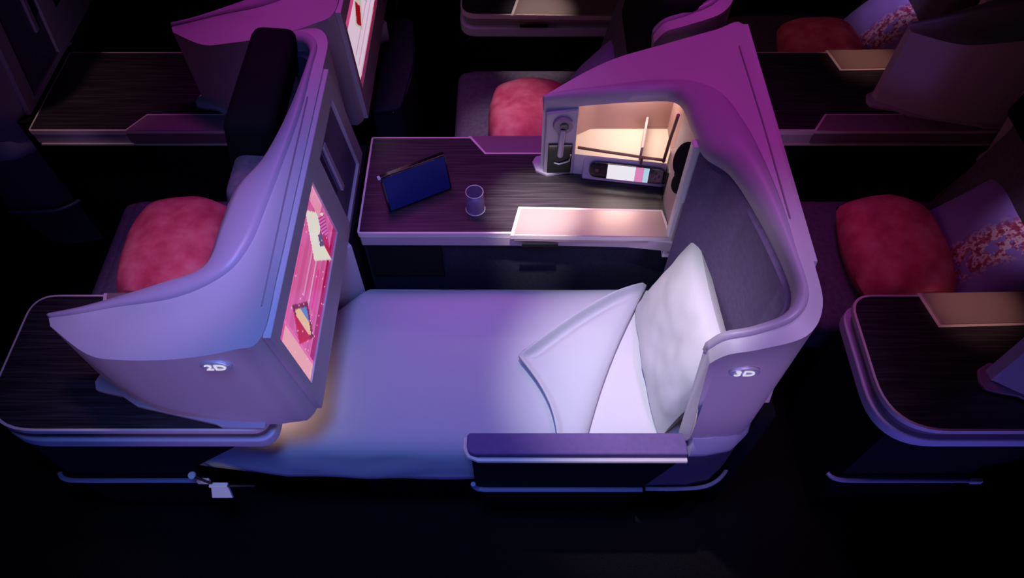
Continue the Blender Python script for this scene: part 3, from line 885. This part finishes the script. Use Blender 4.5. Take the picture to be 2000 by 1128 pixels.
# ------------------------------------------------------------------ cabin floor
bm = bmesh.new()
vs = [bm.verts.new(p) for p in ((-4, -1.2, 0), (4, -1.2, 0), (4, 5.0, 0), (-4, 5.0, 0))]; bm.faces.new(vs)
fl = mk('floor', bm, 'carpet', None); fl['kind'] = 'structure'

# ------------------------------------------------------------------ lights
def area(name, loc, target, size, col, power, sy=None, spread=180):
    l = bpy.data.lights.new(name, 'AREA'); l.energy = power; l.color = col; l.size = size
    if sy: l.shape = 'RECTANGLE'; l.size_y = sy
    l.spread = math.radians(spread)
    o = bpy.data.objects.new(name, l); C.objects.link(o); o.location = loc
    o.rotation_euler = (Vector(target)-Vector(loc)).to_track_quat('-Z', 'Y').to_euler()
    return o
def spot(name, loc, target, ang, blend, col, power, r=.02):
    l = bpy.data.lights.new(name, 'SPOT'); l.energy = power; l.color = col; l.spot_size = math.radians(ang)
    l.spot_blend = blend; l.shadow_soft_size = r
    o = bpy.data.objects.new(name, l); C.objects.link(o); o.location = loc
    o.rotation_euler = (Vector(target)-Vector(loc)).to_track_quat('-Z', 'Y').to_euler()
    return o
def point(name, loc, col, power, r=.03):
    l = bpy.data.lights.new(name, 'POINT'); l.energy = power; l.color = col; l.shadow_soft_size = r
    o = bpy.data.objects.new(name, l); C.objects.link(o); o.location = loc
    return o

# ceiling mood lighting: violet wash over the made-up bed, magenta over the centre; blue path light along the aisle, plus added fills
spot('ceiling_violet_wash', (-.28, .45, 2.6), (-.34, .82, .6), 68, 1, (.17, .29, 1.0), 100, .25)
spot('ceiling_magenta_wash', (.55, 1.80, 2.45), (.50, 1.50, 1.1), 62, 1, (1.0, .10, .95), 24, .2)
spot('ceiling_magenta_wash', (-.62, 2.15, 2.45), (-.60, 1.82, 1.1), 64, 1, (1.0, .10, .95), 24, .2)
spot('ceiling_magenta_wash', (-.10, 2.00, 2.40), (-.12, 1.62, .7), 34, 1, (1.0, .22, .95), 16, .2)
spot('wing_violet_fill', (-.30, -1.0, .98), (-.715, .75, .92), 23, .4, (.62, .38, 1.0), 34, .15)  # added fill that brightens the left wing face
spot('wing_violet_fill', (.45, -1.0, .98), (.53, .75, .88), 20, .6, (.62, .38, 1.0), 48, .15)  # second added fill, aimed tightly at the head shell's wing
spot('left_deck_fill', (-.45, 1.0, 2.55), (-.80, 1.0, 1.1), 30, .9, (1, .45, .9), 30, .1)  # added fill that warms the left shell deck
spot('left_trim_fill', (-2.0, 1.6, 2.2), (-1.50, 1.95, .7), 24, 1, (1, .62, .66), 20, .05)  # added pink fill to pick out the upper left table trims
spot('right_rim_fill', (.80, .72, 2.55), (.62, .82, 1.1), 32, 1, (.66, .44, 1.0), 40, .1)  # added fill to lift the near rim of the head shell
spot('right_band_fill', (1.10, -.25, .62), (1.06, .72, .62), 58, 1, (.24, .17, 1.0), 9, .05)  # added blue fill for the right table's band and trims
spot('buckle_fill', (-.84, .35, .55), (-.86, .69, .32), 24, 1, (1, .86, .74), 1.2, .01)  # added warm fill so the belt buckle shows
area('aisle_path_strip', (0, .30, .16), (0, .75, .50), 3.6, (.10, .13, 1.0), 1.5, .03, 130)
# reading lights, plus added spots on blankets and pillows
spot('bed_reading_light', (.05, .98, 2.3), (.38, .96, .55), 31, 1, (1, .96, .97), 112)
spot('table_reading_light', (.10, 1.05, 2.35), (.07, 1.44, .7), 12, 1, (1, .92, .86), 460)
spot('far_table_light', (.12, 2.5, 2.0), (.10, 2.43, .7), 14, 1, (1, .85, .8), 45)
spot('right_table_light', (1.30, 1.25, 2.0), (1.29, 1.09, .7), 14, 1, (1, .52, .46), 22)
spot('far_right_table_light', (1.30, 2.3, 2.0), (1.27, 2.15, .7), 14, 1, (1, .52, .46), 24)
spot('far_blanket_light', (-.02, 1.9, 2.2), (-.02, 1.99, .6), 16, 1, (1, .86, 1), 40)
spot('left_blanket_fill', (-1.1, 1.3, 2.2), (-1.05, 1.36, .6), 20, 1, (1, .5, .75), 17)  # added spot to brighten the left blanket
spot('right_blanket_fill', (1.2, 1.3, 2.2), (1.22, 1.34, .6), 20, 1, (1, .5, .65), 2.4)  # added spot so the right blanket isn't lost in the dark
spot('right_pillow_fill', (1.5, 1.3, 2.1), (1.57, 1.33, .68), 14, 1, (.85, .6, 1), 24)  # added spot on the embroidered pillow
spot('far_right_pillow_light', (1.5, 2.5, 2.1), (1.52, 2.50, .7), 15, 1, (.72, .5, 1), 34)
spot('far_right_blanket_light', (1.25, 2.3, 2.1), (1.22, 2.38, .6), 16, 1, (1, .35, .6), 3)
# niche lamp and footwell lamp
area('niche_lamp', (.34, 1.675, 1.00), (.34, 1.66, .78), .20, (1, .84, .72), 1.0, .03)
point('footwell_lamp', (-.66, .88, .575), (1, .58, .42), .32)

w = bpy.data.worlds.new('cabin_dark'); S.world = w; w.use_nodes = True
w.node_tree.nodes['Background'].inputs[0].default_value = (.20, .12, .35, 1)
w.node_tree.nodes['Background'].inputs[1].default_value = .008

# ------------------------------------------------------------------ camera
cam = bpy.data.cameras.new('camera'); co = bpy.data.objects.new('camera', cam); C.objects.link(co)
co.location = (0, 0, 2.4); co.rotation_euler = (math.radians(90-56), 0, 0)
cam.sensor_width = 36; cam.lens = 1409/2000*36; cam.clip_start = .02
S.camera = co
S.view_settings.view_transform = 'Standard'; S.view_settings.look = 'None'
S.view_settings.exposure = 0; S.view_settings.gamma = 1; S.view_settings.use_curve_mapping = False
